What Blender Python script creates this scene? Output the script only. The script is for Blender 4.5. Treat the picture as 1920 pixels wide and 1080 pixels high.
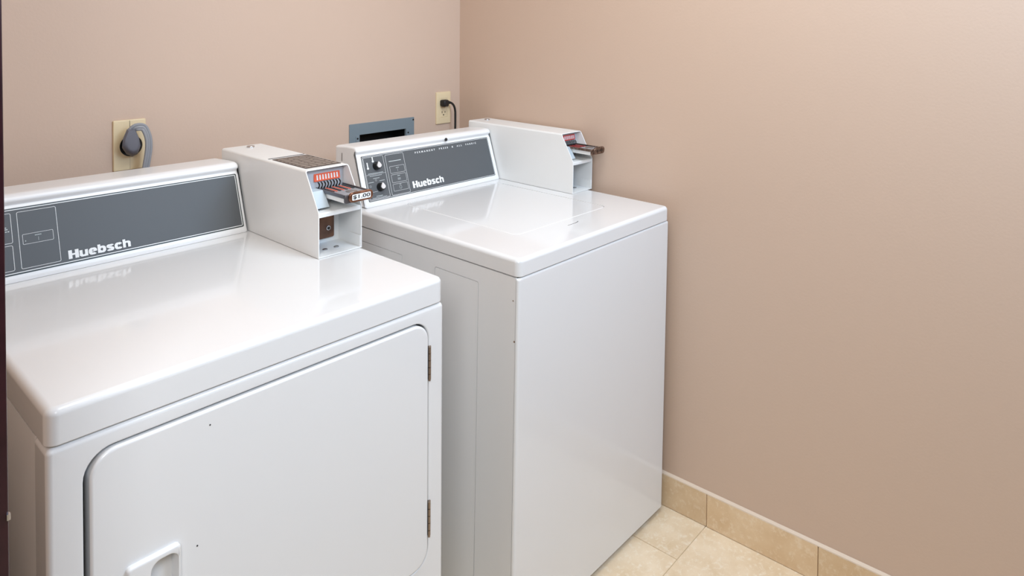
import bpy, bmesh, math
from mathutils import Matrix, Vector, Euler

# ------------------------------------------------------------------ clear
for o in list(bpy.data.objects):
    bpy.data.objects.remove(o)
SC = bpy.context.scene
COL = SC.collection
PI = math.pi

# ------------------------------------------------------------------ camera
cam_d = bpy.data.cameras.new('camera')
cam = bpy.data.objects.new('camera', cam_d)
COL.objects.link(cam)
_f = Vector((0.76850869, 0.63924733, -0.02751805))
_r = Vector((0.63963447, -0.76864005, 0.00776028))
_u = Vector((0.01619074, 0.02356533, 0.99959118))
cam.matrix_world = Matrix(((_r.x, _u.x, -_f.x, -1.843643), (_r.y, _u.y, -_f.y, -1.937936),
                           (_r.z, _u.z, -_f.z, 1.431853), (0, 0, 0, 1)))
cam_d.sensor_fit = 'HORIZONTAL'
cam_d.sensor_width = 36.0
cam_d.lens = 1329.7436 * 36 / 1920
cam_d.shift_x = (960 - 1017.70) / 1920
cam_d.shift_y = (82.40 - 540) / 1920
cam_d.clip_start = 0.02
SC.camera = cam

# ------------------------------------------------------------------ world, lights, exposure
world = bpy.data.worlds.new('world')
SC.world = world
world.use_nodes = True
world.node_tree.nodes['Background'].inputs[0].default_value = (0.93, 0.965, 1.0, 1)
world.node_tree.nodes['Background'].inputs[1].default_value = 0.06


def area(name, loc, target, sx, sy, power, col):
    d = bpy.data.lights.new(name, 'AREA')
    d.shape = 'RECTANGLE'
    d.size, d.size_y = sx, sy
    d.energy = power
    d.color = col
    o = bpy.data.objects.new(name, d)
    COL.objects.link(o)
    o.location = loc
    o.rotation_euler = (Vector(target) - Vector(loc)).to_track_quat('-Z', 'Y').to_euler()
    return o


area('ceiling_lamp_light', (-0.80, -1.22, 2.44), (-0.80, -1.22, 0), 0.75, 0.75, 14.8, (0.93, 0.985, 1.0))
area('bounced_flash_light', (-2.25, -2.1, 2.0), (-0.9, -0.9, 0.9), 0.6, 0.6, 18, (0.97, 0.98, 1.0))  # unseen source standing in for bounced flash from the camera side
area('front_fill_light', (-0.42, -2.5, 2.2), (-0.55, -0.7, 0.9), 0.8, 0.8, 25.5, (0.54, 0.74, 1.0))  # cool fill added in front of the machines, no window known there

vs = SC.view_settings
vs.view_transform = 'Standard'
vs.look = 'None'
vs.exposure = 0.14
vs.gamma = 1.0
vs.use_curve_mapping = False


# ------------------------------------------------------------------ materials
def srgb(r, g, b):
    def c(v):
        v /= 255.0
        return v / 12.92 if v <= 0.04045 else ((v + 0.055) / 1.055) ** 2.4
    return (c(r), c(g), c(b), 1.0)


def mat(name, col, rough=0.5, metal=0.0, coat=0.0, spec=0.5, bump=None, vary=None):
    m = bpy.data.materials.new(name)
    m.use_nodes = True
    nt = m.node_tree
    b = nt.nodes['Principled BSDF']
    b.inputs['Base Color'].default_value = col
    b.inputs['Roughness'].default_value = rough
    b.inputs['Metallic'].default_value = metal
    b.inputs['Coat Weight'].default_value = coat
    b.inputs['Coat Roughness'].default_value = 0.06
    b.inputs['Specular IOR Level'].default_value = spec
    if bump or vary:
        tc = nt.nodes.new('ShaderNodeTexCoord')
    if bump:
        sc, st = bump
        n = nt.nodes.new('ShaderNodeTexNoise')
        n.inputs['Scale'].default_value = sc
        n.inputs['Detail'].default_value = 3
        nt.links.new(tc.outputs['Object'], n.inputs['Vector'])
        bp = nt.nodes.new('ShaderNodeBump')
        bp.inputs['Strength'].default_value = st
        bp.inputs['Distance'].default_value = 0.002
        nt.links.new(n.outputs['Fac'], bp.inputs['Height'])
        nt.links.new(bp.outputs['Normal'], b.inputs['Normal'])
    if vary:
        sc, col2 = vary
        n = nt.nodes.new('ShaderNodeTexNoise')
        n.inputs['Scale'].default_value = sc
        n.inputs['Detail'].default_value = 4
        nt.links.new(tc.outputs['Object'], n.inputs['Vector'])
        mx = nt.nodes.new('ShaderNodeMix')
        mx.data_type = 'RGBA'
        mx.inputs['A'].default_value = col
        mx.inputs['B'].default_value = col2
        mr = nt.nodes.new('ShaderNodeMapRange')
        mr.inputs['From Min'].default_value = 0.35
        mr.inputs['From Max'].default_value = 0.65
        nt.links.new(n.outputs['Fac'], mr.inputs['Value'])
        nt.links.new(mr.outputs['Result'], mx.inputs['Factor'])
        nt.links.new(mx.outputs['Result'], b.inputs['Base Color'])
    return m


def tile_mat(name, c1, c2, c3):
    m = bpy.data.materials.new(name)
    m.use_nodes = True
    nt = m.node_tree
    L = nt.links.new
    b = nt.nodes['Principled BSDF']
    b.inputs['Roughness'].default_value = 0.45
    tc = nt.nodes.new('ShaderNodeTexCoord')
    oi = nt.nodes.new('ShaderNodeObjectInfo')
    ad = nt.nodes.new('ShaderNodeVectorMath')
    ad.operation = 'ADD'
    sc = nt.nodes.new('ShaderNodeVectorMath')
    sc.operation = 'SCALE'
    cb = nt.nodes.new('ShaderNodeCombineXYZ')
    for i in range(3):
        L(oi.outputs['Random'], cb.inputs[i])
    L(cb.outputs[0], sc.inputs[0])
    sc.inputs['Scale'].default_value = 13.0
    L(tc.outputs['Object'], ad.inputs[0])
    L(sc.outputs[0], ad.inputs[1])
    n1 = nt.nodes.new('ShaderNodeTexNoise')
    n1.inputs['Scale'].default_value = 9
    n1.inputs['Detail'].default_value = 6
    n1.inputs['Roughness'].default_value = 0.65
    L(ad.outputs[0], n1.inputs['Vector'])
    n2 = nt.nodes.new('ShaderNodeTexNoise')
    n2.inputs['Scale'].default_value = 70
    n2.inputs['Detail'].default_value = 5
    n2.inputs['Roughness'].default_value = 0.7
    L(ad.outputs[0], n2.inputs['Vector'])
    r1 = nt.nodes.new('ShaderNodeValToRGB')
    r1.color_ramp.elements[0].position = 0.32
    r1.color_ramp.elements[0].color = c1
    r1.color_ramp.elements[1].position = 0.68
    r1.color_ramp.elements[1].color = c2
    L(n1.outputs['Fac'], r1.inputs[0])
    r2 = nt.nodes.new('ShaderNodeValToRGB')
    r2.color_ramp.elements[0].position = 0.52
    r2.color_ramp.elements[0].color = (0, 0, 0, 1)
    r2.color_ramp.elements[1].position = 0.66
    r2.color_ramp.elements[1].color = (0.6, 0.6, 0.6, 1)
    L(n2.outputs['Fac'], r2.inputs[0])
    mx = nt.nodes.new('ShaderNodeMix')
    mx.data_type = 'RGBA'
    L(r2.outputs[0], mx.inputs['Factor'])
    L(r1.outputs[0], mx.inputs['A'])
    mx.inputs['B'].default_value = c3
    hs = nt.nodes.new('ShaderNodeHueSaturation')
    mr = nt.nodes.new('ShaderNodeMapRange')
    mr.inputs['To Min'].default_value = 0.93
    mr.inputs['To Max'].default_value = 1.06
    L(oi.outputs['Random'], mr.inputs['Value'])
    L(mr.outputs['Result'], hs.inputs['Value'])
    L(mx.outputs['Result'], hs.inputs['Color'])
    L(hs.outputs[0], b.inputs['Base Color'])
    bp = nt.nodes.new('ShaderNodeBump')
    bp.inputs['Strength'].default_value = 0.25
    bp.inputs['Distance'].default_value = 0.001
    L(n2.outputs['Fac'], bp.inputs['Height'])
    L(bp.outputs['Normal'], b.inputs['Normal'])
    return m


M = {}
M['wall'] = mat('wall_paint', srgb(206, 181, 162), 0.55, bump=(160, 0.12))
M['ceil'] = mat('ceiling_paint', srgb(236, 230, 222), 0.8, bump=(90, 0.2))
M['enamel'] = mat('white_enamel', srgb(231, 231, 231), 0.16, coat=0.5)
M['enamel_side'] = mat('white_enamel_side', srgb(233, 233, 233), 0.30, bump=(420, 0.03))
M['console'] = mat('white_console_plastic', srgb(238, 238, 238), 0.28)
M['case'] = mat('white_powder_coat', srgb(236, 237, 236), 0.36, bump=(500, 0.05))
M['panel'] = mat('grey_control_panel', srgb(92, 95, 98), 0.45, spec=0.3)
M['panel_edge'] = mat('dark_panel_border', srgb(58, 66, 66), 0.4)
M['print'] = mat('white_print', srgb(238, 240, 240), 0.5)
M['faint'] = mat('pale_grey_print', srgb(190, 198, 198), 0.5)
M['black'] = mat('black_plastic', srgb(18, 18, 19), 0.35)
M['rubber'] = mat('black_rubber', srgb(24, 22, 22), 0.5)
M['chrome'] = mat('chrome', srgb(205, 205, 208), 0.16, metal=1.0)
M['steel'] = mat('brushed_steel', srgb(170, 170, 172), 0.35, metal=1.0)
M['copper'] = mat('worn_copper_plate', srgb(176, 128, 104), 0.30, metal=0.85, vary=(60, srgb(120, 84, 66)))
M['worn'] = mat('worn_nickel', srgb(150, 130, 118), 0.32, metal=0.8, vary=(140, srgb(96, 74, 62)))
M['vault'] = mat('brown_vault_metal', srgb(128, 92, 72), 0.35, metal=0.5, vary=(30, srgb(90, 66, 56)))
M['orange'] = mat('orange_card', srgb(232, 96, 58), 0.5)
M['darksteel'] = mat('dark_steel_rail', srgb(104, 102, 106), 0.3, metal=0.7)
M['zinc'] = mat('dull_zinc', srgb(160, 162, 168), 0.4, metal=0.25)
M['mesh'] = mat('pale_grey_mesh', srgb(188, 192, 198), 0.5)
M['cap'] = mat('silver_knob_cap', srgb(226, 222, 220), 0.25)
M['red'] = mat('red_card', srgb(214, 66, 62), 0.5)
M['bluegrey'] = mat('blue_grey_zinc', srgb(190, 202, 210), 0.4, metal=0.1)
M['label'] = mat('brown_instruction_plate', srgb(78, 68, 62), 0.45)
M['label_print'] = mat('tan_fine_print', srgb(176, 162, 150), 0.5)
M['hinge'] = mat('hinge_metal', srgb(150, 134, 120), 0.35, metal=0.8)
M['dark'] = mat('dark_interior', srgb(14, 15, 16), 0.7)
M['ivory'] = mat('ivory_plastic', srgb(230, 210, 172), 0.4)
M['greyplug'] = mat('grey_plug', srgb(104, 104, 112), 0.5)
M['greycord'] = mat('grey_cord', srgb(148, 150, 155), 0.4)
M['box'] = mat('blue_grey_metal', srgb(126, 140, 148), 0.45, metal=0.1)
M['grout'] = mat('beige_grout', srgb(196, 176, 146), 0.85, bump=(300, 0.3))
M['caulk'] = mat('pale_caulk', srgb(222, 202, 180), 0.6)
M['tile'] = tile_mat('travertine_tile', srgb(219, 193, 157), srgb(235, 215, 186), srgb(242, 230, 210))
M['basetile'] = tile_mat('travertine_base', srgb(214, 183, 144), srgb(229, 203, 168), srgb(238, 220, 194))
M['wood'] = mat('dark_burgundy_wood', srgb(46, 14, 22), 0.35, vary=(40, srgb(36, 8, 16)))
M['chip'] = mat('dark_chip', srgb(60, 58, 60), 0.7)
M['rust'] = mat('rusty_chip', srgb(130, 104, 84), 0.8)


# ------------------------------------------------------------------ mesh helpers
class MB:
    """collects verts and faces of one mesh object"""
    def __init__(self):
        self.v, self.f = [], []

    def add(self, vs_, fs):
        o = len(self.v)
        self.v += [tuple(p) for p in vs_]
        self.f += [tuple(i + o for i in q) for q in fs]
        return self

    def box(self, x0, x1, y0, y1, z0, z1):
        vs_ = [(x, y, z) for z in (z0, z1) for y in (y0, y1) for x in (x0, x1)]
        return self.add(vs_, [(0, 2, 3, 1), (4, 5, 7, 6), (0, 1, 5, 4), (2, 6, 7, 3), (0, 4, 6, 2), (1, 3, 7, 5)])

    def loops(self, lp, cap0=True, cap1=True, closed=True):
        n = len(lp[0])
        vs_ = [p for l in lp for p in l]
        fs = []
        for k in range(len(lp) - 1):
            for i in range(n if closed else n - 1):
                j = (i + 1) % n
                fs.append((k * n + i, k * n + j, (k + 1) * n + j, (k + 1) * n + i))
        if cap0:
            fs.append(tuple(range(n - 1, -1, -1)))
        if cap1:
            b = (len(lp) - 1) * n
            fs.append(tuple(range(b, b + n)))
        return self.add(vs_, fs)

    def fill(self, *loops3):
        """flat face between an outer loop and hole loops"""
        bm = bmesh.new()
        ed = []
        for l in loops3:
            vv = [bm.verts.new(p) for p in l]
            ed += [bm.edges.new((vv[i], vv[(i + 1) % len(vv)])) for i in range(len(vv))]
        bmesh.ops.triangle_fill(bm, use_beauty=True, use_dissolve=False, edges=ed)
        bm.verts.index_update()
        vs_ = [tuple(v.co) for v in bm.verts]
        fs = [tuple(v.index for v in f.verts) for f in bm.faces]
        bm.free()
        return self.add(vs_, fs)

    def tube(self, pts, rad, n=10, flat=1.0, up=None):
        pts = [Vector(p) for p in pts]
        lp = []
        ref = Vector(up) if up else None
        for i, p in enumerate(pts):
            t = (pts[min(i + 1, len(pts) - 1)] - pts[max(i - 1, 0)]).normalized()
            if ref is None:
                ref = t.orthogonal()
            a = (ref - t * ref.dot(t)).normalized()
            b = t.cross(a)
            r = rad[i] if isinstance(rad, (list, tuple)) else rad
            lp.append([p + a * (r * math.cos(2 * PI * k / n)) + b * (r * flat * math.sin(2 * PI * k / n)) for k in range(n)])
            if not up:
                ref = a
        return self.loops(lp)

    def cyl(self, c, axis, r, h, n=20, bev=0.0, r2=None):
        c, ax = Vector(c), Vector(axis).normalized()
        a = ax.orthogonal().normalized()
        b = ax.cross(a)
        r2 = r if r2 is None else r2

        def ring(rr_, d):
            return [c + ax * d + a * (rr_ * math.cos(2 * PI * k / n)) + b * (rr_ * math.sin(2 * PI * k / n)) for k in range(n)]
        lp = [ring(r, 0)]
        if bev:
            for k in range(4):
                t = k / 3 * PI / 2
                lp.append(ring(r2 - bev + bev * math.cos(t), h - bev + bev * math.sin(t)))
        else:
            lp.append(ring(r2, h))
        return self.loops(lp)

    def build(self, name, m, parent=None, merge=True, sharp=32, wn=True):
        me = bpy.data.meshes.new(name)
        me.from_pydata(self.v, [], self.f)
        bm = bmesh.new()
        bm.from_mesh(me)
        if merge:
            bmesh.ops.remove_doubles(bm, verts=bm.verts, dist=1e-6)
        bmesh.ops.recalc_face_normals(bm, faces=bm.faces)
        for f in bm.faces:
            f.smooth = True
        bm.to_mesh(me)
        bm.free()
        me.set_sharp_from_angle(angle=math.radians(sharp))
        me.materials.append(m)
        o = bpy.data.objects.new(name, me)
        COL.objects.link(o)
        if parent:
            o.parent = parent
        if wn:
            w = o.modifiers.new('wn', 'WEIGHTED_NORMAL')
            w.keep_sharp = True
            w.weight = 100
        return o


def rr(x0, x1, z0, z1, r, s=0.0, n=6):
    """rounded rectangle, 2-D, shrunk by s"""
    x0, x1, z0, z1 = x0 + s, x1 - s, z0 + s, z1 - s
    r = max(r - s, 0.0004)
    pts = []
    for cx, cz, a0 in ((x1 - r, z0 + r, -90), (x1 - r, z1 - r, 0), (x0 + r, z1 - r, 90), (x0 + r, z0 + r, 180)):
        for k in range(n + 1):
            a = math.radians(a0 + 90 * k / n)
            pts.append((cx + r * math.cos(a), cz + r * math.sin(a)))
    return pts


def xz(p2, y):
    return [(a, y, b) for a, b in p2]


def xy(p2, z):
    return [(a, b, z) for a, b in p2]


def yz(p2, x):
    return [(x, a, b) for a, b in p2]


def slab(axis, rect, d0, d1, rc, e0=0.0, e1=0.0, n=6, seg=4):
    """rounded-corner slab along axis from depth d0 to d1, edge radius e0 at d0 and e1 at d1"""
    mk = {'x': yz, 'y': xz, 'z': xy}[axis]
    sg = 1 if d1 > d0 else -1
    lp = []
    if e0:
        for k in range(seg + 1):
            t = k / seg * PI / 2
            lp.append(mk(rr(*rect, rc, e0 * (1 - math.sin(t)), n), d0 + sg * e0 * (1 - math.cos(t))))
    else:
        lp.append(mk(rr(*rect, rc, 0, n), d0))
    if e1:
        for k in range(seg + 1):
            t = k / seg * PI / 2
            lp.append(mk(rr(*rect, rc, e1 * (1 - math.cos(t)), n), d1 - sg * e1 * (1 - math.sin(t))))
    else:
        lp.append(mk(rr(*rect, rc, 0, n), d1))
    return lp


def empty(name, loc=(0, 0, 0), mtx=None):
    o = bpy.data.objects.new(name, None)
    o.empty_display_size = 0.1
    COL.objects.link(o)
    if mtx is not None:
        o.matrix_world = mtx
    else:
        o.location = loc
    return o


def tag(o, label, cat=None, group=None):
    o['label'] = label
    if cat:
        o['category'] = cat
    if group:
        o['group'] = group
    return o


def struct(o, label=None):
    o['kind'] = 'structure'
    if label:
        o['label'] = label
    return o


def text_part(name, s, x0, x1, t0, t1, T, m, parent, bold=0.0, depth=0.0003, lift=0.0006, spacing=1.0, shear=0.0):
    cu = bpy.data.curves.new(name, 'FONT')
    cu.body = s
    cu.size = 1.0
    cu.offset = bold
    cu.shear = shear
    cu.space_character = spacing
    cu.resolution_u = 3
    to = bpy.data.objects.new(name + '_tmp', cu)
    COL.objects.link(to)
    dg = bpy.context.evaluated_depsgraph_get()
    dg.update()
    me = bpy.data.meshes.new_from_object(to.evaluated_get(dg))
    bpy.data.objects.remove(to)
    xs = [v.co.x for v in me.vertices]
    ys = [v.co.y for v in me.vertices]
    ax, bx_, ay, by = min(xs), max(xs), min(ys), max(ys)
    for v in me.vertices:
        p = Vector((x0 + (v.co.x - ax) / (bx_ - ax) * (x1 - x0), t0 + (v.co.y - ay) / (by - ay) * (t1 - t0), lift))
        v.co = T @ p
    me.materials.clear()
    me.materials.append(m)
    me.name = name
    o = bpy.data.objects.new(name, me)
    COL.objects.link(o)
    o.parent = parent
    return o


def logo_part(x0, x1, t0, t1, T, m, parent, lift=0.0016):
    """heavy grotesque lettering of the machine logo, drawn with a broad pen (wide stems, thinner bars)"""
    WV, WH = 0.235, 0.165
    XH = 0.76
    mb = MB()

    def pen(path, ox):
        P = [Vector(p) for p in path]
        A, B = [], []
        for i, p in enumerate(P):
            t = (P[min(i + 1, len(P) - 1)] - P[max(i - 1, 0)]).normalized()
            nrm = Vector((-t.y, t.x))
            w = WV * abs(nrm.x) + WH * abs(nrm.y)
            A.append(p + nrm * w / 2)
            B.append(p - nrm * w / 2)
        n = len(P)
        mb.add([put(ox, q) for q in A + B], [(i, i + 1, n + i + 1, n + i) for i in range(n - 1)])

    def rect(ax, bx_, ay, by, ox):
        mb.add([put(ox, Vector(q)) for q in ((ax, ay), (bx_, ay), (bx_, by), (ax, by))], [(0, 1, 2, 3)])

    def put(ox, q):
        return T @ Vector((x0 + (ox + q.x) / TOT * (x1 - x0), t0 + q.y * (t1 - t0), lift + 0.00012 * len(mb.f) ** 0.5))

    def arc(cx, cy, rx, ry, a0, a1, n=18):
        return [(cx + rx * math.cos(math.radians(a0 + (a1 - a0) * k / n)), cy + ry * math.sin(math.radians(a0 + (a1 - a0) * k / n))) for k in range(n + 1)]
    bw = 0.66
    rx, ry, cy = bw / 2 - WV / 2, XH / 2 - WH / 2 + 0.01, XH / 2
    gap = 0.055
    widths = dict(H=0.80, u=0.66, e=0.66, b=0.67, s=0.60, c=0.63, h=0.66)
    TOT = sum(widths[c] for c in 'Huebsch') + gap * 6
    ox = 0.0
    for c in 'Huebsch':
        w = widths[c]
        if c == 'H':
            rect(0, 0.29, 0, 1, ox); rect(w - 0.29, w, 0, 1, ox); rect(0.28, w - 0.28, 0.40, 0.60, ox)
        elif c == 'u':
            rect(w - WV, w, 0, XH, ox); rect(0, WV, 0.26, XH, ox)
            pen(arc(w / 2 - 0.01, 0.30, w / 2 - WV / 2 - 0.0, 0.30 - WH / 2, 180, 330), ox)
        elif c == 'e':
            pen(arc(bw / 2, cy, rx, ry, 2, 318, 30), ox); rect(WV * 0.6, bw - 0.02, 0.325, 0.435, ox)
        elif c == 'b':
            rect(0, WV, 0, 1, ox); pen(arc(w - rx - WV / 2, cy, rx, ry, -150, 150, 26), ox)
        elif c == 's':
            pen(arc(w / 2, 0.555, w / 2 - WV / 2, 0.125, 12, 215, 14) + arc(w / 2, 0.215, w / 2 - WV / 2, 0.135, 55, -168, 16), ox)
        elif c == 'c':
            pen(arc(bw / 2, cy, rx, ry, 32, 326, 28), ox)
        elif c == 'h':
            rect(0, WV, 0, 1, ox); rect(w - WV, w, 0, 0.48, ox)
            pen(arc(w / 2 + 0.01, 0.46, w / 2 - WV / 2 - 0.01, 0.30 - WH / 2, 0, 150), ox)
        ox += w + gap
    return mb.build('logo', m, parent, wn=False, merge=False)


def line_loop(mb, rect, r, w, T, lift=0.0005):
    """thin rounded rectangular print line"""
    a = [T @ Vector((p[0], p[1], lift)) for p in rr(*rect, r, 0, 4)]
    b = [T @ Vector((p[0], p[1], lift)) for p in rr(*rect, r, w, 4)]
    mb.loops([a, b], False, False)
    return mb


def strip(mb, x0, x1, t0, t1, T, lift=0.0005):
    mb.add([T @ Vector(p) for p in ((x0, t0, lift), (x1, t0, lift), (x1, t1, lift), (x0, t1, lift))], [(0, 1, 2, 3)])
    return mb


# ------------------------------------------------------------------ setting: floor, walls, ceiling
XL = -1.6615          # room face of the left wall
YF = -2.75            # front wall
H = 2.45
fl = MB().box(-3.4, 0.12, -3.6, 0.12, -0.06, -0.0025).build('floor', M['grout'], wn=False)
struct(fl, 'beige travertine tile floor with thin grout joints')
PIT = 0.3125
JT = 0.0017
tile_me = {}


def tile_piece(parent, x0, x1, y0, y1):
    w, d = round(x1 - x0 - JT, 5), round(y1 - y0 - JT, 5)
    key = (w, d)
    if key not in tile_me:
        lp = [xy(rr(0, w, 0, d, 0.002, 0, 1), -0.0035), xy(rr(0, w, 0, d, 0.002, 0, 1), -0.0009), xy(rr(0, w, 0, d, 0.002, 0.0011, 1), 0.0)]
        o = MB().loops(lp).build('floor_tile', M['tile'], parent, wn=False)
        tile_me[key] = o.data
    else:
        o = bpy.data.objects.new('floor_tile', tile_me[key])
        COL.objects.link(o)
        o.parent = parent
    o.location = (x0 + JT / 2, y0 + JT / 2, 0)
    return o


for k in range(-1, 9):
    y1 = -0.7185 - k * PIT          # rows counted away from the back wall
    y0 = y1 - PIT
    xs0 = -0.173 if (k % 2 == 0) else -0.173 - PIT / 2
    # right-most piece runs to the wall
    tile_piece(fl, xs0, 0.0, y0, y1)
    x = xs0
    while x > -2.4:
        tile_piece(fl, x - PIT, x, y0, y1)
        x -= PIT

wr = MB().box(0, 0.12, -3.6, 0.12, -0.05, H + 0.1).build('wall_right', M['wall'], wn=False)
struct(wr, 'plain warm tan painted wall on the right')
# back wall with the opening for the recessed box
bx0, bx1, bz0, bz1 = -0.470, -0.240, 0.930, 1.080
mb = MB()
out = [(XL - 0.12, -0.05), (0.0, -0.05), (0.0, H + 0.1), (XL - 0.12, H + 0.1)]
hol = [(bx0, bz0), (bx1, bz0), (bx1, bz1), (bx0, bz1)]
mb.fill(xz(out, 0), xz(hol, 0))
mb.fill(xz(out, 0.12), xz(hol, 0.12))
mb.loops([xz(out, 0), xz(out, 0.12)], False, False)
mb.loops([xz(hol, 0), xz(hol, 0.12)], False, False)
wb = mb.build('wall_back', M['wall'], wn=False)
struct(wb, 'plain warm tan painted wall behind the two machines')
# left wall with the doorway
JY = -1.08
mb = MB()
mb.box(XL - 0.12, XL, JY + 0.02, 0, -0.05, H + 0.1)
mb.box(XL - 0.12, XL, -2.05, JY + 0.02, 2.06, H + 0.1)
struct(mb.build('wall_left', M['wall'], wn=False), 'tan painted wall with the doorway')
struct(MB().box(XL - 0.12, 0.0, YF, 0.0, H, H + 0.1).build('ceiling', M['ceil'], wn=False), 'white painted ceiling')

# door frame: jamb board, stop and casing of dark wood
tr = empty('trim_1', (XL - 0.06, JY, 0))
struct(tr, 'dark burgundy wooden door frame at the left edge')


def tpart(name, mb, m):
    o = mb.build(name, m, tr)
    o.matrix_parent_inverse = Matrix.Translation(-tr.location)
    return o


tpart('jamb', MB().loops(slab('z', (XL - 0.135, XL + 0.015, JY, JY + 0.0199), 0.0, 2.04, 0.002, 0, 0, 2)), M['wood'])
tpart('casing', MB().loops(slab('z', (XL + 0.0002, XL + 0.0148, JY + 0.02, JY + 0.085), 0.0, 2.1, 0.003, 0, 0, 3)), M['wood'])
mb = MB().box(XL - 0.03, XL + 0.006, JY - 0.0015, JY, 0.905, 0.962)
mb.loops([xy(rr(XL + 0.0125, XL + 0.0162, JY - 0.0022, JY + 0.003, 0.001, 0, 2), 0.9300), xy(rr(XL + 0.0125, XL + 0.0162, JY - 0.0022, JY + 0.003, 0.001, 0, 2), 0.9360)])
tpart('strike_plate', mb, M['chrome'])

# tile skirting along the right wall
bb = MB().box(-0.004, -0.0002, -3.6, -0.001, 0.0, 0.0948).build('baseboard_right', M['grout'], wn=False)
struct(bb, 'beige travertine tile skirting along the right wall')
me0 = None
BH, BT = 0.0945, 0.0098
y = -1.034 + PIT * 3
while y > -2.9:
    if me0 is None:
        lp = [yz(rr(-PIT + JT / 2, -JT / 2, 0.0008, BH, 0.0015, 0, 1), -0.003),
              yz(rr(-PIT + JT / 2, -JT / 2, 0.0008, BH, 0.0015, 0, 1), -BT + 0.001),
              yz(rr(-PIT + JT / 2, -JT / 2, 0.0008, BH, 0.0015, 0.001, 1), -BT)]
        o = MB().loops(lp).build('skirting_tile', M['basetile'], bb, wn=False)
        me0 = o.data
    elif y < -0.05:
        o = bpy.data.objects.new('skirting_tile', me0)
        COL.objects.link(o)
        o.parent = bb
    o.location = (0, y, 0)
    y -= PIT
    if y + PIT > 0.0:
        o.location = (0, 0.0 - 0.001, 0)
# caulk bead sloping from tile edge to wall
prof = [(-0.0003, 0.0948), (-0.0098, 0.0948), (-0.0088, 0.0972), (-0.004, 0.0988), (-0.0003, 0.1004)]
mb = MB().loops([[(a, yy, b) for a, b in prof] for yy in (-0.002, -2.9)])
o = mb.build('caulk_bead', M['caulk'], bb)


# ------------------------------------------------------------------ shared builders
def slope_frame(y0, z0, y1, z1):
    L = math.hypot(y1 - y0, z1 - z0)
    a, b = (y1 - y0) / L, (z1 - z0) / L
    return Matrix(((1, 0, 0, 0), (0, a, -b, y0), (0, b, a, z0), (0, 0, 0, 1)))


def console_mesh(x0, x1, yb, zb, yback):
    """white console: sloped face, cove and bead along the top; (yb, zb) = front foot"""
    P = [(0.000, 0.0006), (0.0000, 0.0055), (0.0014, 0.0085)]
    # face up to the cove
    P += [(0.0455, 0.1345), (0.0480, 0.1375), (0.0505, 0.1400), (0.0518, 0.1432), (0.0505, 0.1465), (0.0478, 0.1488),
          (0.0462, 0.1515), (0.0462, 0.1545), (0.0482, 0.1585), (0.0520, 0.1618), (0.0575, 0.1640), (0.0640, 0.1648), (0.095, 0.1642)]
    back = yback - yb
    P += [(back - 0.006, 0.1600), (back - 0.001, 0.1580), (back, 0.1540), (back, 0.0006)]
    P = [(yb + a, zb + b) for a, b in P]
    n = len(P)

    def inset(s):
        out_ = []
        for i in range(n):
            p, q, r_ = Vector(P[i - 1]), Vector(P[i]), Vector(P[(i + 1) % n])
            d1 = (q - p).normalized()
            d2 = (r_ - q).normalized()
            nn = Vector((d1.y + d2.y, -(d1.x + d2.x)))
            nn = nn.normalized() if nn.length > 1e-6 else Vector((0, 0))
            v = q + nn * s
            v.y = max(v.y, zb + 0.0006)
            out_.append((v.x, v.y))
        return out_
    R = 0.007
    lp = []
    for k in range(5):
        t = k / 4 * PI / 2
        lp.append(yz(inset(R * (1 - math.sin(t))), x0 + R * (1 - math.cos(t))))
    for k in range(5):
        t = (1 - k / 4) * PI / 2
        lp.append(yz(inset(R * (1 - math.sin(t))), x1 - R * (1 - math.cos(t))))
    return MB().loops(lp)


def feet(parent, pts, ztop, mtx, m):
    inv = mtx.inverted()
    for x, y_ in pts:
        w = mtx @ Vector((x, y_, 0))
        zb = (inv @ Vector((w.x, w.y, 0.0005))).z
        MB().cyl((x, y_, zb), (0, 0, 1), 0.019, 0.008, 16).cyl((x, y_, zb + 0.008), (0, 0, 1), 0.006, ztop - zb - 0.008, 10).build('levelling_foot', m, parent)


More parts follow.
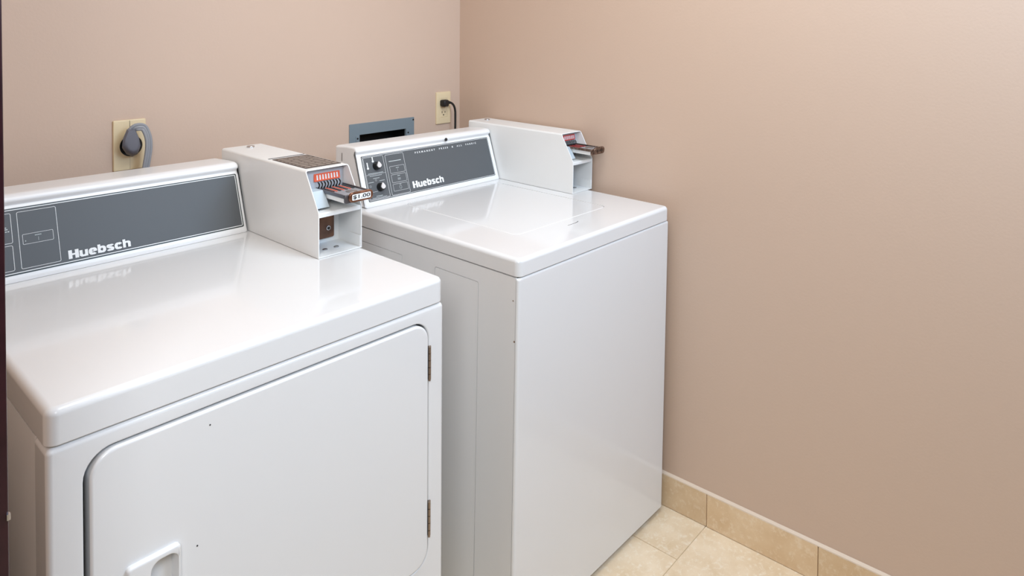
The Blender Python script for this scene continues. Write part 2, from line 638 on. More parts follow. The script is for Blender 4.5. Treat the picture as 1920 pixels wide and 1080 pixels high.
def coin_meter(parent, xl, xr, zb, yf, ytf, yr, hk, ht, card_mat, slide_mat, price):
    """slanted sheet-metal coin box with a protruding coin slide"""
    T = 0.0022
    RC = 0.006
    zk, zt = zb + hk, zb + ht

    def yfront(z):
        return yf if z <= zk else yf + (ytf - yf) * (z - zk) / (zt - zk)

    def U(s):
        a, b, t = xl + s, xr - s, zt - s
        rc = RC - s
        p = [(a, zb + 0.0008), (a, zk)]
        for k in range(6):
            g = PI - k / 5 * PI / 2
            p.append((a + rc + rc * math.cos(g), t - rc + rc * math.sin(g)))
        for k in range(6):
            g = PI / 2 - k / 5 * PI / 2
            p.append((b - rc + rc * math.cos(g), t - rc + rc * math.sin(g)))
        p += [(b, zk), (b, zb + 0.0008)]
        return p
    uo, ui = U(0), U(T)
    mb = MB()
    lo_r = [(x, yr, z) for x, z in uo]
    lo_f = [(x, yfront(z) + 0.0005, z) for x, z in uo]
    lo_m = [((xo + xi) / 2, yfront(zo) - 0.0002, (zo + zi) / 2) for (xo, zo), (xi, zi) in zip(uo, ui)]
    li_f = [(x, yfront(z) + 0.0005, z) for x, z in ui]
    li_r = [(x, yr, z) for x, z in ui]
    mb.loops([lo_r, lo_f, lo_m, li_f, li_r], False, False, closed=False)
    mb.box(xl + T, xr - T, yr - T, yr, zb + 0.0008, zt - T)              # back
    mb.box(xl + T, xr - T, yf + 0.001, yr - T, zb + 0.0008, zb + 0.003)   # floor
    case = mb.build('coin_case', M['case'], parent, sharp=40)
    a, b = xl + T + 0.0003, xr - T - 0.0003
    W = b - a
    # ledge under the slide, bent down at the front
    zs = zk - 0.003
    pr = [(yf + 0.0015, zs - 0.007), (yf + 0.0012, zs), (yf + 0.004, zs + 0.0022), (yf + 0.075, zs + 0.006), (yf + 0.075, zs + 0.004), (yf + 0.005, zs), (yf + 0.0035, zs - 0.007)]
    MB().loops([yz(pr, a), yz(pr, b)]).build('ledge', M['case'], case)
    # wall at the back of the lower compartment
    MB().box(a, b, yf + 0.090, yf + 0.092, zb + 0.003, zs).build('inner_panel', M['case'], case)
    MB().box(b - 0.0016, b - 0.0001, yf + 0.002, yf + 0.046, zb + 0.0032, zb + 0.029).build('side_cup', M['case'], case)
    pn = MB().loops(slab('y', (a + 0.004, a + W * 0.84, zb + 0.014, zs - 0.012), yf + 0.0895, yf + 0.083, 0.004, 0, 0.001, 3)).build('vault_door', M['vault'], case)
    MB().cyl((a + W * 0.68, yf + 0.083, zb + 0.0375), (0, -1, 0), 0.0058, 0.004, 20, 0.001).build('lock', M['chrome'], case)
    MB().cyl((a + W * 0.68, yf + 0.0789, zb + 0.0375), (0, -1, 0), 0.0036, 0.0004, 16).build('keyhole', M['black'], case)
    for q in (0.36, 0.635):
        MB().cyl((a + W * q, yf + 0.040, zb + 0.003), (0, 0, 1), 0.0056, 0.0022, 14, 0.001).build('bolt', M['steel'], case)
    # top lock
    lk = (xl + (xr - xl) * 0.53, yr - 0.037, zt)
    MB().cyl((lk[0], lk[1], lk[2] - 0.001), (0, 0, 1), 0.0098, 0.0052, 24, 0.002).build('top_lock', M['chrome'], case)
    # upper mechanism
    yb_ = ytf + 0.017
    MB().box(a, b, yb_, yb_ + 0.002, zs + 0.007, zt - T - 0.0004).build('slide_backing', M['mesh'], case)
    zc0, zc1 = zb + 0.1535, zb + 0.1705
    c0, c1 = a + 0.27 * W, a + 0.895 * W
    pr = [(yb_ - 0.0042, zc0), (yb_ - 0.0005, zc0), (yb_ - 0.0005, zc1), (yb_ - 0.0012, zc1)]
    cd = MB().loops([yz(pr, c0), yz(pr, c1)]).build('coin_card', card_mat, case)
    for k in range(8):
        u = c0 + (k + 1.0) / 9.0 * (c1 - c0)
        u0 = u - 0.0017
        u1 = u + 0.0017

        def yc(z):
            return yb_ - 0.0042 + 0.003 * (z - zc0) / (zc1 - zc0) - 0.0004
        zz0, zz1 = zc0 + 0.003, zc1 - 0.003
        MB().add([(u0, yc(zz0), zz0), (u1, yc(zz0), zz0), (u1, yc(zz1), zz1), (u0, yc(zz1), zz1)], [(0, 1, 2, 3)]).build('card_bar', M['print'], case, wn=False)
    for k in range(8):
        u = c0 + (k + 0.9) / 8.6 * (c1 - c0)
        pts = []
        for i in range(9):
            t = i / 8
            pts.append((u + 0.0012 * math.sin(t * 2 * PI), yb_ - 0.006 - 0.006 * math.sin(t * PI), zc0 - 0.001 - t * 0.018))
        MB().tube(pts, [0.0010, 0.0015, 0.0018, 0.0016, 0.0014, 0.0016, 0.0018, 0.0015, 0.001], 6).build('coin_pin', M['black'], case)
    # guide bracket under the slide
    s0, s1 = a + 0.325 * W, b - 0.001
    zsl = zb + 0.1395
    pr = [(yf + 0.018, zs + 0.009), (yf + 0.042, zsl - 0.001), (yb_ - 0.0005, zsl - 0.001), (yb_ - 0.0005, zs + 0.009)]
    MB().loops([yz(pr, a + 0.02 * W), yz(pr, s0 + 0.0012)]).build('slide_guide', M['bluegrey'], case)
    # the slide: under-bar, rails, coin plate, end plate
    ye = yf - 0.041
    MB().loops(slab('x', (ye + 0.003, yb_ - 0.001, zsl - 0.0185, zsl - 0.007), s0 + 0.004, s1 - 0.006, 0.002, 0, 0, 2)).build('slide_bar', M['case'], case)
    sp = MB()
    sp.box(s0, s1, ye, yb_ - 0.001, zsl - 0.007, zsl - 0.003)
    sp.build('slide_plate', M['zinc'], case)
    for u0, u1 in ((s0 - 0.0004, s0 + 0.0022), (s1 - 0.0022, s1 + 0.0004)):
        MB().box(u0, u1, ye + 0.0004, yb_ - 0.001, zsl - 0.0072, zsl + 0.0003).build('slide_rail', slide_mat, case)
    sw = (s1 - s0 - 0.010)
    for k in range(7):
        u = s0 + 0.006 + (k + 0.5) / 7 * sw
        MB().box(u - (0.0012 if k % 2 else 0.0022), u + (0.0012 if k % 2 else 0.0022), ye + 0.056, yb_ - 0.010, zsl - 0.003, zsl - 0.0018).build('coin_slot', card_mat if k % 2 else M['black'], case)
    MB().cyl(((s0 + s1) / 2 + 0.006, ye + 0.034, zsl - 0.003), (0, 0, 1), 0.0125, 0.0012, 24, 0.0005).build('coin_well', M['steel'], case)
    # front plate
    zc = zsl - 0.0085
    MB().loops(slab('y', (s0 - 0.0005, s1 + 0.0005, zc - 0.0095, zc + 0.0085), ye, ye - 0.004, 0.004, 0, 0.0012, 4)).build('slide_end', slide_mat, case)
    lp = slab('y', (s0 + 0.008, s1 - 0.001, zc - 0.0085, zc + 0.0135), ye - 0.0038, ye - 0.009, 0.0095, 0, 0.002, 8)
    pl = MB().loops(lp).build('price_plate', M['copper'] if price else M['worn'], case)
    yl = ye - 0.0092
    if price:
        lb = MB().loops(slab('y', (s0 + 0.0145, s1 - 0.0080, zc - 0.0040, zc + 0.0090), ye - 0.0088, yl, 0.002, 0, 0, 3)).build('price_label', M['print'], case)
        TT = Matrix(((1, 0, 0, 0), (0, 0, -1, yl), (0, 1, 0, 0), (0, 0, 0, 1)))
        text_part('price_text', '$1.00', s0 + 0.0165, s1 - 0.0100, zc - 0.0022, zc + 0.0072, TT, M['black'], case, bold=0.012, lift=0.0004)
    else:
        TT = Matrix(((1, 0, 0, 0), (0, 0, -1, ye - 0.009), (0, 1, 0, 0), (0, 0, 0, 1)))
        text_part('price_text', '$1.00', s0 + 0.0185, s1 - 0.0120, zc - 0.0024, zc + 0.0068, TT, M['black'], case, bold=0.012, lift=0.0006)
    return case


# ------------------------------------------------------------------ dryer
DW, DZ, DL = 0.6835, 0.9183, 0.0502
dm = Matrix.Translation((-0.87109809, -0.87212298, 0)) @ Matrix.Rotation(math.radians(-1.4352), 4, 'Z')
dry = empty('clothes_dryer', mtx=dm)
tag(dry, 'white front-load clothes dryer with a square door in its front, nearest the doorway', 'dryer')
# cabinet
MB().loops(slab('z', (-DW + 0.0006, -0.0006, 0.0525, 0.745), 0.02, DZ - DL - 0.002, 0.003, 0, 0, 3)).build('cabinet', M['enamel_side'], dry)
# front panel with door opening, wraps round the sides
zt_ = DZ - DL - 0.0022
ox = (-DW, 0.0, 0.02, zt_)
dx0, dx1, dz0, dz1, dr_ = -0.6410, -0.0388, 0.3440, 0.8415, 0.038
R = 0.008
lpo = []
for k in range(5):
    t = k / 4 * PI / 2
    lpo.append(xz(rr(*ox, 0.009, R * (1 - math.sin(t)), 8), R * (1 - math.cos(t))))
lpo.append(xz(rr(*ox, 0.009, 0, 8), 0.052))
hole = []
for k in range(4):
    t = k / 3 * PI / 2
    hole.append(xz(rr(dx0, dx1, dz0, dz1, dr_, -0.003 * (1 - math.sin(t)), 8), 0.003 * (1 - math.cos(t))))
hole.append(xz(rr(dx0, dx1, dz0, dz1, dr_, 0, 8), 0.03))
mb = MB().loops(lpo, False, False).loops(hole, False, False)
mb.fill(lpo[0], hole[0])
mb.build('front_panel', M['enamel'], dry)
MB().loops(slab('y', (dx0 - 0.01, dx1 + 0.01, dz0 - 0.01, dz1 + 0.01), 0.031, 0.036, 0.03, 0, 0)).build('door_well', M['dark'], dry)
# door with a scooped pull
dsl = slab('y', (dx0 + 0.0068, dx1 - 0.0028, dz0 + 0.003, dz1 - 0.0036), 0.024, -0.0035, dr_ - 0.003, 0, 0.0045, 8)
hx0, hx1, hz0, hz1 = -0.5915, -0.5185, 0.500, 0.6590
yd = -0.0035
bzo = [xz(rr(hx0, hx1, hz0, hz1, 0.006, 0, 6), yd)]
mb = MB().loops(dsl, True, False)
mb.fill(dsl[-1], bzo[0])
door = mb.build('door', M['enamel'], dry)
bz = list(bzo)
for k in range(5):
    t = k / 4 * PI / 2
    bz.append(xz(rr(hx0, hx1, hz0, hz1, 0.006, 0.004 * (1 - math.cos(t)), 6), yd - 0.0085 + 0.004 * (1 - math.sin(t))))
hl = []
for k in range(4):
    t = k / 3 * PI / 2
    hl.append(xz(rr(-0.5605, -0.5220, hz0 + 0.012, 0.6505, 0.014, -0.0015 * (1 - math.sin(t)), 6), yd - 0.0085 + 0.0015 * (1 - math.cos(t))))
hl.append(xz(rr(-0.5605, -0.5220, hz0 + 0.012, 0.6505, 0.014, 0.002, 6), yd + 0.015))
mb = MB().loops(bz, False, False)
mb.fill(bz[-1], hl[0])
mb.loops(hl, False, True)
mb.build('door_pull', M['enamel'], door)
for x, z in ((-0.4724, 0.8138), (-0.4925, 0.6359)):
    MB().cyl((x, -0.0036, z), (0, -1, 0), 0.0013, 0.0004, 8).build('paint_chip', M['chip'], door)
# hinges
for z0, z1 in ((0.7188, 0.7881), (0.4010, 0.4735)):
    hg = MB().loops(slab('y', (-0.0395, -0.0345, z0, z1), 0.002, -0.0022, 0.001, 0, 0.0005, 2)).build('hinge', M['hinge'], dry)
    n = 5
    for k in range(n):
        a, b = z0 + (z1 - z0) * k / n + 0.0006, z0 + (z1 - z0) * (k + 1) / n - 0.0006
        MB().cyl((-0.0400, -0.0040, a), (0, 0, 1), 0.0024, b - a, 10).build('knuckle', M['hinge'], hg)
# worktop
MB().loops(slab('z', (-DW, 0.0, -0.0005, 0.748), DZ - DL, DZ, 0.016, 0.002, 0.011, 6)).build('worktop', M['enamel'], dry)
# console
CYB, CZB = 0.5885, DZ
con = console_mesh(-0.6640, -0.1200, CYB, CZB, 0.760).build('console', M['console'], dry)
TP = slope_frame(CYB + 0.0014, CZB + 0.0085, CYB + 0.0455, CZB + 0.1345)
# panel coordinates measured from another foot: shift so t starts at the face foot
TP = TP @ Matrix.Translation((0, -0.0022, 0))


def face_plate(rect, d, m, name, parent, r=0.003):
    lp = [[TPx @ Vector((a, b, z)) for a, b in rr(*rect, r, s, 3)] for z, s in ((-0.0003, 0), (d - 0.0003, 0), (d, 0.0003))]
    return MB().loops(lp).build(name, m, parent)


TPx = TP
DPX0 = -0.6600
face_plate((DPX0, -0.1286, 0.0080, 0.1388), 0.0008, M['panel_edge'], 'panel_border', con)
face_plate((DPX0 + 0.0024, -0.1316, 0.0110, 0.1360), 0.0011, M['panel'], 'control_panel', con)
ln = MB()
line_loop(ln, (DPX0 + 0.0024, -0.1314, 0.0108, 0.1362), 0.003, 0.0016, TP, 0.0014)
line_loop(ln, (-0.5772, -0.5102, 0.0167, 0.1296), 0.003, 0.0008, TP, 0.0014)
line_loop(ln, (-0.6500, -0.5868, 0.0703, 0.1296), 0.003, 0.0008, TP, 0.0014)
line_loop(ln, (-0.6500, -0.5876, 0.0167, 0.0663), 0.003, 0.0008, TP, 0.0014)
line_loop(ln, (-0.5710, -0.5188, 0.0633, 0.0837), 0.002, 0.0006, TP, 0.0014)
ln.build('panel_lines', M['print'], con, wn=False)
ln = MB()
strip(ln, -0.5447, -0.5442, 0.0670, 0.0745, TP, 0.0014)
strip(ln, -0.5670, -0.5655, 0.0690, 0.0710, TP, 0.0014)
for k in range(5):
    strip(ln, -0.5500 + k * 0.0023, -0.5486 + k * 0.0023, 0.0775, 0.0795, TP, 0.0014)
for k in range(4):
    strip(ln, -0.6060 + k * 0.0040, -0.6032 + k * 0.0040, 0.0930, 0.0950, TP, 0.0014)
strip(ln, -0.5985, -0.5935, 0.0975, 0.0995, TP, 0.0014)
strip(ln, -0.5990, -0.5955, 0.1010, 0.1030, TP, 0.0014)
ln.build('fine_print', M['faint'], con, wn=False)['kind'] = 'stuff'
logo_part(-0.4970, -0.3808, 0.0170, 0.0345, TP, M['print'], con)

case = coin_meter(dry, -0.1157, -0.0050, DZ, 0.2780, 0.3325, 0.7380, 0.0990, 0.1860, M['orange'], M['darksteel'], True)
zt_ = DZ + 0.1860
# instruction plate and slot on the top of the coin box
lb = MB().loops(slab('z', (-0.1045, -0.0135, 0.3480, 0.5000), zt_ - 0.0004, zt_ + 0.0010, 0.002, 0, 0.0003, 2)).build('instruction_plate', M['label'], case)
mb = MB()
import random
rnd = random.Random(4)
for k in range(8):
    yy = 0.360 + k * 0.0170
    x = -0.0995
    while x < -0.022:
        w = rnd.uniform(0.010, 0.034)
        mb.box(x, min(x + w, -0.0175), yy, yy + 0.0052, zt_ + 0.0009, zt_ + 0.0013)
        x += w + 0.0022
mb.build('instruction_print', M['label_print'], case, wn=False)['kind'] = 'stuff'
MB().loops(slab('z', (-0.1060, -0.0120, 0.5120, 0.5165), zt_ - 0.0006, zt_ + 0.0005, 0.001, 0, 0, 2)).build('top_slot', M['dark'], case)
feet(dry, ((-0.05, 0.08), (-DW + 0.05, 0.08), (-0.05, 0.68), (-DW + 0.05, 0.68)), 0.021, dm, M['rubber'])

# ------------------------------------------------------------------ washer
WW, WZ, WL = 0.651, 0.9085, 0.0409
Rw = Matrix(((0.99994465, 0.00895129, 0.00552829), (-0.00890019, 0.99991806, -0.00920055), (-0.00561019, 0.00915084, 0.99994239)))
wm = Matrix.Translation((-0.03378821, -0.90369301, -0.00179894)) @ Rw.to_4x4()
wash = empty('washing_machine', mtx=wm)
tag(wash, 'white top-load washing machine in the corner against the right wall', 'washer')
cab = MB().loops(slab('z', (-WW + 0.0042, -0.0012, 0.0085, 0.745), 0.021, WZ - WL - 0.0022, 0.003, 0, 0, 3)).build('cabinet', M['enamel_side'], wash)
# sheet-metal skin of the left side with two pressed-in panels
so = [(0.0090, 0.0210), (0.745, 0.0210), (0.745, WZ - WL - 0.0022), (0.0090, WZ - WL - 0.0022)]
X0 = -WW + 0.0008
mb = MB().loops([yz(so, X0 + 0.0034), yz(so, X0)], False, False)
hs_ = [(y0, y1, 0.060, 0.8285, 0.006) for y0, y1 in ((0.1255, 0.2800), (0.4060, 0.6900))]
mb.fill(yz(so, X0), *[yz(rr(*h_, 0, 4), X0) for h_ in hs_])
for h_ in hs_:
    mb.loops([yz(rr(*h_, 0, 4), X0), yz(rr(*h_, 0, 4), X0 + 0.0026), yz(rr(*h_, 0.0022, 4), X0 + 0.0026), yz(rr(*h_, 0.0022, 4), X0)], False, True)
mb.build('side_panel', M['enamel_side'], cab, wn=False)
# front panel
R = 0.0068


def front_section(z, s):
    """horizontal section of the front panel with rounded vertical edges"""
    p = []
    x0, x1 = -WW + s, -s
    for k in range(7):
        a = math.radians(180 + 90 * k / 6)
        p.append((x0 + R + R * math.cos(a), 0 + s + R + R * math.sin(a), z))
    for k in range(7):
        a = math.radians(270 + 90 * k / 6)
        p.append((x1 - R + R * math.cos(a), 0 + s + R + R * math.sin(a), z))
    p.append((x1, 0.0072, z))
    p.append((x0, 0.0072, z))
    return p


zt2 = WZ - WL - 0.0024
fs_ = [front_section(0.0175, 0.001), front_section(0.0185, 0)]
for k in range(5):
    t = k / 4 * PI / 2
    fs_.append(front_section(zt2 - 0.006 + 0.006 * math.sin(t), 0.006 * (1 - math.cos(t)) * 0.6))
fpo = MB().loops(fs_).build('front_panel', M['enamel'], wash)
for v in cab.data.vertices:
    if v.co.y < 0.02:
        v.co.y += 0.003
MB().cyl((-WW + 0.0007, 0.0105, 0.722), (-1, 0, 0), 0.0022, 0.0006, 8).build('paint_chip', M['rust'], cab)
MB().cyl((-WW + 0.0007, 0.0160, 0.8130), (-1, 0, 0), 0.0016, 0.0005, 8).build('paint_chip', M['rust'], cab)

# worktop with the lid opening


def lid_outline(s, n=8):
    """lid outline seen from above"""
    x0, x1, y0, y1 = -0.5190, -0.1345, 0.1280, 0.5600
    base = rr(x0, x1, y0, y1, 0.020, s, n)
    return base


worko = slab('z', (-WW, 0.0, -0.0008, 0.748), WZ - WL, WZ, 0.016, 0.002, 0.010, 6)
outer = worko[-1]
lo = lid_outline(-0.0014)
mb = MB().loops(worko, True, False)
mb.fill(outer, xy(lo, WZ))
mb.loops([xy(lo, WZ), xy(lo, WZ - 0.006)], False, True)
top = mb.build('worktop', M['enamel'], wash)
lidl = []
for z, s in ((WZ - 0.0058, 0.0), (WZ - 0.0022, 0.0), (WZ - 0.0010, 0.0004), (WZ - 0.0002, 0.0013), (WZ + 0.0001, 0.0026)):
    lidl.append(xy(lid_outline(s), z))
lid = MB().loops(lidl).build('lid', M['enamel'], wash)
# finger slot in front of the lid
cr = []
for k in range(13):
    t = -1 + 2 * k / 12
    cr.append((-0.3385 + 0.0255 * t, 0.0885 + 0.0050 * max(t, 0) ** 3))
for k in range(13):
    t = 1 - 2 * k / 12
    cr.append((-0.3385 + 0.0255 * t, 0.0885 + 0.0050 * max(t, 0) ** 3 + 0.0006 + 0.0016 * (1 + t) / 2))
MB().loops([xy(cr, WZ - 0.0005), xy(cr, WZ + 0.0004)]).build('finger_slot', M['chip'], lid)

WYB, WZB = 0.5945, WZ
wcon = console_mesh(-0.6290, -0.0915, WYB, WZB, 0.745).build('console', M['console'], wash)
TW = slope_frame(WYB + 0.0014, WZB + 0.0085, WYB + 0.0455, WZB + 0.1345) @ Matrix.Translation((0, -0.0050, 0))
TPx = TW
face_plate((-0.6148, -0.1090, 0.0120, 0.1418), 0.0008, M['panel_edge'], 'panel_border', wcon)
face_plate((-0.6126, -0.1112, 0.0142, 0.1396), 0.0011, M['panel'], 'control_panel', wcon)
ln = MB()
line_loop(ln, (-0.6128, -0.1112, 0.0140, 0.1398), 0.003, 0.0010, TW, 0.0014)
line_loop(ln, (-0.6100, -0.5408, 0.0170, 0.1365), 0.003, 0.0008, TW, 0.0014)
line_loop(ln, (-0.5340, -0.4672, 0.0168, 0.1355), 0.003, 0.0008, TW, 0.0014)
line_loop(ln, (-0.5250, -0.4718, 0.0795, 0.1002), 0.002, 0.0006, TW, 0.0014)
line_loop(ln, (-0.5250, -0.4718, 0.0520, 0.0755), 0.002, 0.0006, TW, 0.0014)
line_loop(ln, (-0.5250, -0.4718, 0.0275, 0.0480), 0.002, 0.0006, TW, 0.0014)
strip(ln, -0.6100, -0.5408, 0.0858, 0.0864, TW, 0.0014)
strip(ln, -0.6100, -0.5800, 0.0370, 0.0375, TW, 0.0014)
ln.build('panel_lines', M['print'], wcon, wn=False)
ln = MB()
strip(ln, -0.5240, -0.4795, 0.1140, 0.1162, TW, 0.0014)
strip(ln, -0.6020, -0.5500, 0.0885, 0.0900, TW, 0.0014)
strip(ln, -0.5980, -0.5560, 0.0815, 0.0828, TW, 0.0014)
for x0, x1, t0, t1 in ((-0.588, -0.566, 0.0740, 0.0754), (-0.606, -0.588, 0.0640, 0.0654), (-0.568, -0.550, 0.0650, 0.0664),
                       (-0.588, -0.566, 0.0235, 0.0250), (-0.602, -0.552, 0.0198, 0.0208),
                       (-0.503, -0.492, 0.0935, 0.0950), (-0.4985, -0.4978, 0.0835, 0.0915),
                       (-0.503, -0.494, 0.0695, 0.0712), (-0.504, -0.493, 0.0590, 0.0602), (-0.504, -0.493, 0.0625, 0.0637),
                       (-0.502, -0.495, 0.0445, 0.0456)):
    strip(ln, x0, x1, t0, t1, TW, 0.0014)
line_loop(ln, (-0.5030, -0.4950, 0.0320, 0.0420), 0.004, 0.0008, TW, 0.0014)
for x, t in ((-0.601, 0.054), (-0.5795, 0.0690), (-0.604, 0.029)):
    line_loop(ln, (x - 0.0028, x + 0.0028, t - 0.0028, t + 0.0028), 0.0028, 0.0006, TW, 0.0014)
ln.build('fine_print', M['faint'], wcon, wn=False)['kind'] = 'stuff'
# thermometer marks
ln = MB()
for x, t, hgt in ((-0.5985, 0.108, 0.014), (-0.5780, 0.126, 0.010)):
    ln.loops([[TW @ Vector((a, b, 0.0014)) for a, b in p] for p in (rr(x - 0.0018, x + 0.0018, t - 0.001, t + hgt, 0.0012, 0, 3), rr(x - 0.0018, x + 0.0018, t - 0.001, t + hgt, 0.0012, 0.0008, 3))], False, True)
    ln.loops([[TW @ Vector((a, b, 0.0014)) for a, b in p] for p in (rr(x - 0.0036, x + 0.0036, t - 0.006, t, 0.003, 0, 4), rr(x - 0.0036, x + 0.0036, t - 0.006, t, 0.003, 0.002, 4))], False, True)
ln.build('thermometer_marks', M['print'], wcon, wn=False)
logo_part(-0.4548, -0.3350, 0.0252, 0.0452, TW, M['print'], wcon)
text_part('programme_text', 'PERMANENT  PRESS  &  ALL  FABRIC', -0.4235, -0.1660, 0.1255, 0.1310, TW, M['print'], wcon, bold=0.03, lift=0.0016, spacing=1.9)
# knobs
for kx, kt in ((-0.5690, 0.1085), (-0.5690, 0.0478)):
    c = TW @ Vector((kx, kt, 0.001))
    ax = (TW.to_3x3() @ Vector((0, 0, 1))).normalized()
    kb = MB().cyl(c, ax, 0.0125, 0.015, 24, 0.002, r2=0.0098).build('knob', M['black'], wcon)
    cc = TW @ Vector((kx, kt, 0.0138))
    pts = []
    for z, s in ((0.0156, 1.05), (0.0178, 0.95)):
        lp = []
        for k in range(20):
            a = 2 * PI * k / 20
            rad = 0.0072 * s
            u, v_ = rad * math.cos(a), rad * math.sin(a)
            if v_ > 0:
                v_ *= 1.0 + 0.45 * max(0, math.sin(a)) ** 4
                u *= 1 - 0.25 * math.sin(a)
            lp.append(TW @ Vector((kx + u, kt + v_, z)))
        pts.append(lp)
    MB().loops(pts).build('knob_cap', M['cap'], wcon)
# black plug screw on the bead and slot in the console end
c = Vector((-0.2940, WYB + 0.0470, WZB + 0.1500))
MB().cyl(c, (0, -1, 0.25), 0.0052, 0.004, 18, 0.0012).build('plug_screw', M['black'], wcon)
MB().loops(slab('x', (0.7080, 0.7120, 1.026, 1.050), -0.6285, -0.6294, 0.0015, 0, 0, 3)).build('end_slot', M['steel'], wcon)

coin_meter(wash, -0.0890, 0.0104, WZ, 0.2870, 0.3355, 0.7500, 0.0985, 0.1815, M['red'], M['worn'], False)
feet(wash, ((-0.06, 0.07), (-WW + 0.06, 0.07), (-0.06, 0.68), (-WW + 0.06, 0.68)), 0.022, wm, M['rubber'])

# ------------------------------------------------------------------ wall things
# recessed box
ub = empty('recessed_wall_box', (-0.355, 0, 1.0))
tag(ub, 'blue-grey metal recessed utility box in the wall behind the washer console', 'wall box')


def child(root, name, mb, m, **k):
    o = mb.build(name, m, root, **k)
    o.matrix_parent_inverse = Matrix.Translation(-root.location)
    return o


fo = [xz(rr(-0.4890, -0.2210, 0.900, 1.1035, 0.002, s, 2), y_) for y_, s in ((-0.0004, 0), (-0.0025, 0), (-0.0032, 0.0007))]
fi = [xz(rr(-0.4500, -0.2580, 0.945, 1.0662, 0.0015, 0, 2), y_) for y_ in (-0.0032, 0.004)]
mb = MB().loops(fo, False, False)
mb.fill(fo[-1], fi[0])
mb.loops(fi, False, False)
child(ub, 'flange', mb, M['box'])
hb = [(-0.466, 0.934), (-0.244, 0.934), (-0.244, 1.076), (-0.466, 1.076)]
child(ub, 'recess', MB().loops([xz(hb, 0.0005), xz(hb, 0.085)], False, True), M['dark'], wn=False)
for x, z in ((-0.4590, 1.0550), (-0.2495, 1.0520)):
    child(ub, 'clip', MB().loops(slab('y', (x - 0.006, x + 0.006, z - 0.011, z + 0.011), -0.0030, -0.0048, 0.004, 0, 0.0006, 4)), M['box'])
    child(ub, 'screw', MB().cyl((x, -0.0047, z), (0, -1, 0), 0.0030, 0.0015, 12, 0.0006), M['black'])
child(ub, 'corner_screw', MB().cyl((-0.2255, -0.0030, 1.0945), (0, -1, 0), 0.0032, 0.0012, 12, 0.0005), M['black'])

# large dryer outlet
o1 = empty('dryer_outlet', (-1.141, 0, 1.121))
tag(o1, 'large ivory wall outlet plate with a round black socket above the dryer console', 'outlet')
px0, px1, pz0, pz1 = -1.1790, -1.1030, 1.0580, 1.1845
pc = (-1.1385, 1.1185)


def plate(root, x0, x1, z0, z1, circles=(), rects=()):
    lo_ = [xz(rr(x0, x1, z0, z1, 0.003, s, 3), y_) for y_, s in ((-0.0003, 0), (-0.0035, 0), (-0.0052, 0.0009), (-0.0062, 0.0030))]
    mb_ = MB().loops(lo_, False, False)
    hs = []
    for cx, cz, r in circles:
        hs.append([(cx + r * math.cos(2 * PI * k / 32), cz + r * math.sin(2 * PI * k / 32)) for k in range(32)])
    for q in rects:
        hs.append(rr(*q, 0.002, 0, 3))
    mb_.fill(lo_[-1], *[xz(h_, -0.0062) for h_ in hs])
    for h_ in hs:
        mb_.loops([xz(h_, -0.0062), xz(h_, -0.002)], False, False)
    return child(root, 'plate', mb_, M['ivory'])


plate(o1, px0, px1, pz0, pz1, circles=[(pc[0], pc[1], 0.0265)])
child(o1, 'socket', MB().cyl((pc[0], -0.0003, pc[1]), (0, -1, 0), 0.0262, 0.0045, 32, 0.0008), M['black'])
child(o1, 'seam', MB().box(-1.1418, -1.1410, -0.0066, -0.0058, pc[1] + 0.028, pz1 - 0.002), M['chip'])
child(o1, 'seam', MB().box(-1.1418, -1.1410, -0.0066, -0.0058, pz0 + 0.002, pc[1] - 0.028), M['grout'])

# dryer cord with angled plug
c1 = empty('dryer_power_cord', (-1.1385, -0.006, 1.1185))
tag(c1, 'thick grey ribbed power cord and plug in the large outlet', 'power cord')
fo_ = [(-1.1625, 1.1655), (-1.1450, 1.1670), (-1.1350, 1.1420), (-1.1315, 1.1210), (-1.1370, 1.1060), (-1.1500, 1.1010), (-1.1630, 1.1085), (-1.1735, 1.1265), (-1.1715, 1.1430)]
cxp = sum(p[0] for p in fo_) / len(fo_)
czp = sum(p[1] for p in fo_) / len(fo_)


def plug_ring(y_, k, mx, mz):
    return [(mx + (a - cxp) * k, y_, mz + (b - czp) * k) for a, b in fo_]


lp = [plug_ring(-0.0050, 0.70, -1.1390, 1.1190), plug_ring(-0.0150, 0.80, -1.1410, 1.1210), plug_ring(-0.0170, 0.98, -1.1425, 1.1220),
      plug_ring(-0.0380, 1.00, cxp + 0.003, czp), plug_ring(-0.0440, 0.82, cxp + 0.003, czp + 0.002), plug_ring(-0.0460, 0.45, cxp + 0.003, czp - 0.004)]
child(c1, 'plug', MB().loops(lp), M['greyplug'], sharp=38)
ctrl = [(-1.1500, -0.030, 1.1450), (-1.1480, -0.033, 1.1600), (-1.1390, -0.040, 1.1685), (-1.1240, -0.043, 1.1670), (-1.1170, -0.045, 1.1540),
        (-1.1130, -0.046, 1.1380), (-1.1120, -0.046, 1.1180), (-1.1140, -0.045, 1.0960), (-1.1180, -0.044, 1.0700), (-1.1230, -0.043, 1.0300), (-1.1260, -0.042, 0.960)]


def smooth(pts, n=4):
    P = [Vector(p) for p in pts]
    out_ = []
    for i in range(len(P) - 1):
        p0, p1, p2, p3 = P[max(i - 1, 0)], P[i], P[i + 1], P[min(i + 2, len(P) - 1)]
        for k in range(n):
            t = k / n
            out_.append(0.5 * ((2 * p1) + (p2 - p0) * t + (2 * p0 - 5 * p1 + 4 * p2 - p3) * t * t + (3 * p1 - p0 - 3 * p2 + p3) * t ** 3))
    out_.append(P[-1])
    return out_


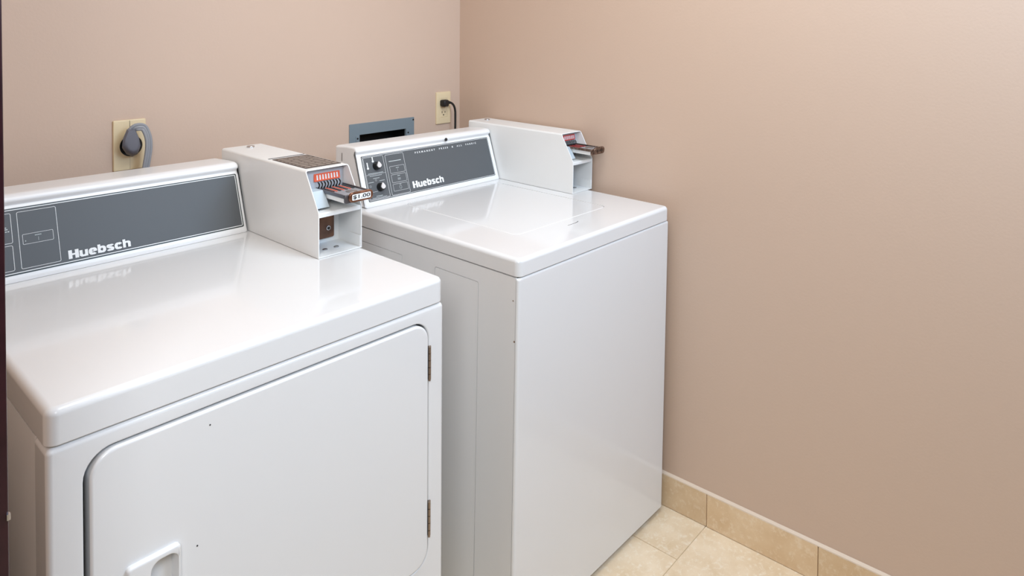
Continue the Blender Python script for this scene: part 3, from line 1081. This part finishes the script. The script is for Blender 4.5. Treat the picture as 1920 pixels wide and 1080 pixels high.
ct = smooth(ctrl)
mb = MB()
for k, off in enumerate((-0.0062, 0.0, 0.0062)):
    pts = []
    for i, p in enumerate(ct):
        t = (ct[min(i + 1, len(ct) - 1)] - ct[max(i - 1, 0)]).normalized()
        side = t.cross(Vector((0.35, -1, 0.1))).normalized()
        pts.append(p + side * off)
    mb.tube(pts, 0.0037, 10)
child(c1, 'cable', mb, M['greycord'], merge=False)

# small duplex outlet
o2 = empty('washer_outlet', (-0.085, 0, 1.124))
tag(o2, 'narrow ivory duplex wall outlet in the room corner behind the washer', 'outlet')
plate(o2, -0.1195, -0.0500, 1.0660, 1.1825, rects=[(-0.1015, -0.0680, 1.0905, 1.1580)])
child(o2, 'receptacle', MB().loops(slab('y', (-0.1012, -0.0683, 1.0908, 1.1577), -0.0005, -0.0056, 0.002, 0, 0.0005, 3)), M['ivory'])
for x, z, w, h in ((-0.0925, 1.1085, 0.0026, 0.0080), (-0.0785, 1.1085, 0.0024, 0.0066), (-0.0855, 1.0985, 0.0046, 0.0046)):
    child(o2, 'slot', MB().loops(slab('y', (x - w / 2, x + w / 2, z - h / 2, z + h / 2), -0.0050, -0.0060, 0.001, 0, 0, 2)), M['black'])
c2 = empty('washer_power_cord', (-0.086, -0.006, 1.143))
tag(c2, 'thin black power cord plugged into the outlet in the corner', 'power cord')
lp = []
for y_, sx, sz in ((-0.0058, 0.0125, 0.0115), (-0.014, 0.0135, 0.0130), (-0.026, 0.0125, 0.0120), (-0.031, 0.0085, 0.0085)):
    lp.append(xz(rr(-0.0905 - sx, -0.0905 + sx, 1.1425 - sz, 1.1425 + sz, 0.006, 0, 5), y_))
child(c2, 'plug', MB().loops(lp), M['rubber'], sharp=50)
rel = MB()
for k in range(5):
    x = -0.0790 + k * 0.0030
    rel.tube([(x, -0.024, 1.1450 - k * 0.0006), (x + 0.0024, -0.0245, 1.1446 - k * 0.0006)], 0.0062 - k * 0.0006, 12)
child(c2, 'strain_relief', rel, M['rubber'], merge=False)
pts = smooth([(-0.080, -0.024, 1.1450), (-0.066, -0.026, 1.1420), (-0.0560, -0.029, 1.1310), (-0.0505, -0.030, 1.1120), (-0.0495, -0.030, 1.0800), (-0.0500, -0.030, 1.0450), (-0.052, -0.030, 0.980)])
child(c2, 'cable', MB().tube(pts, 0.0039, 10), M['rubber'])
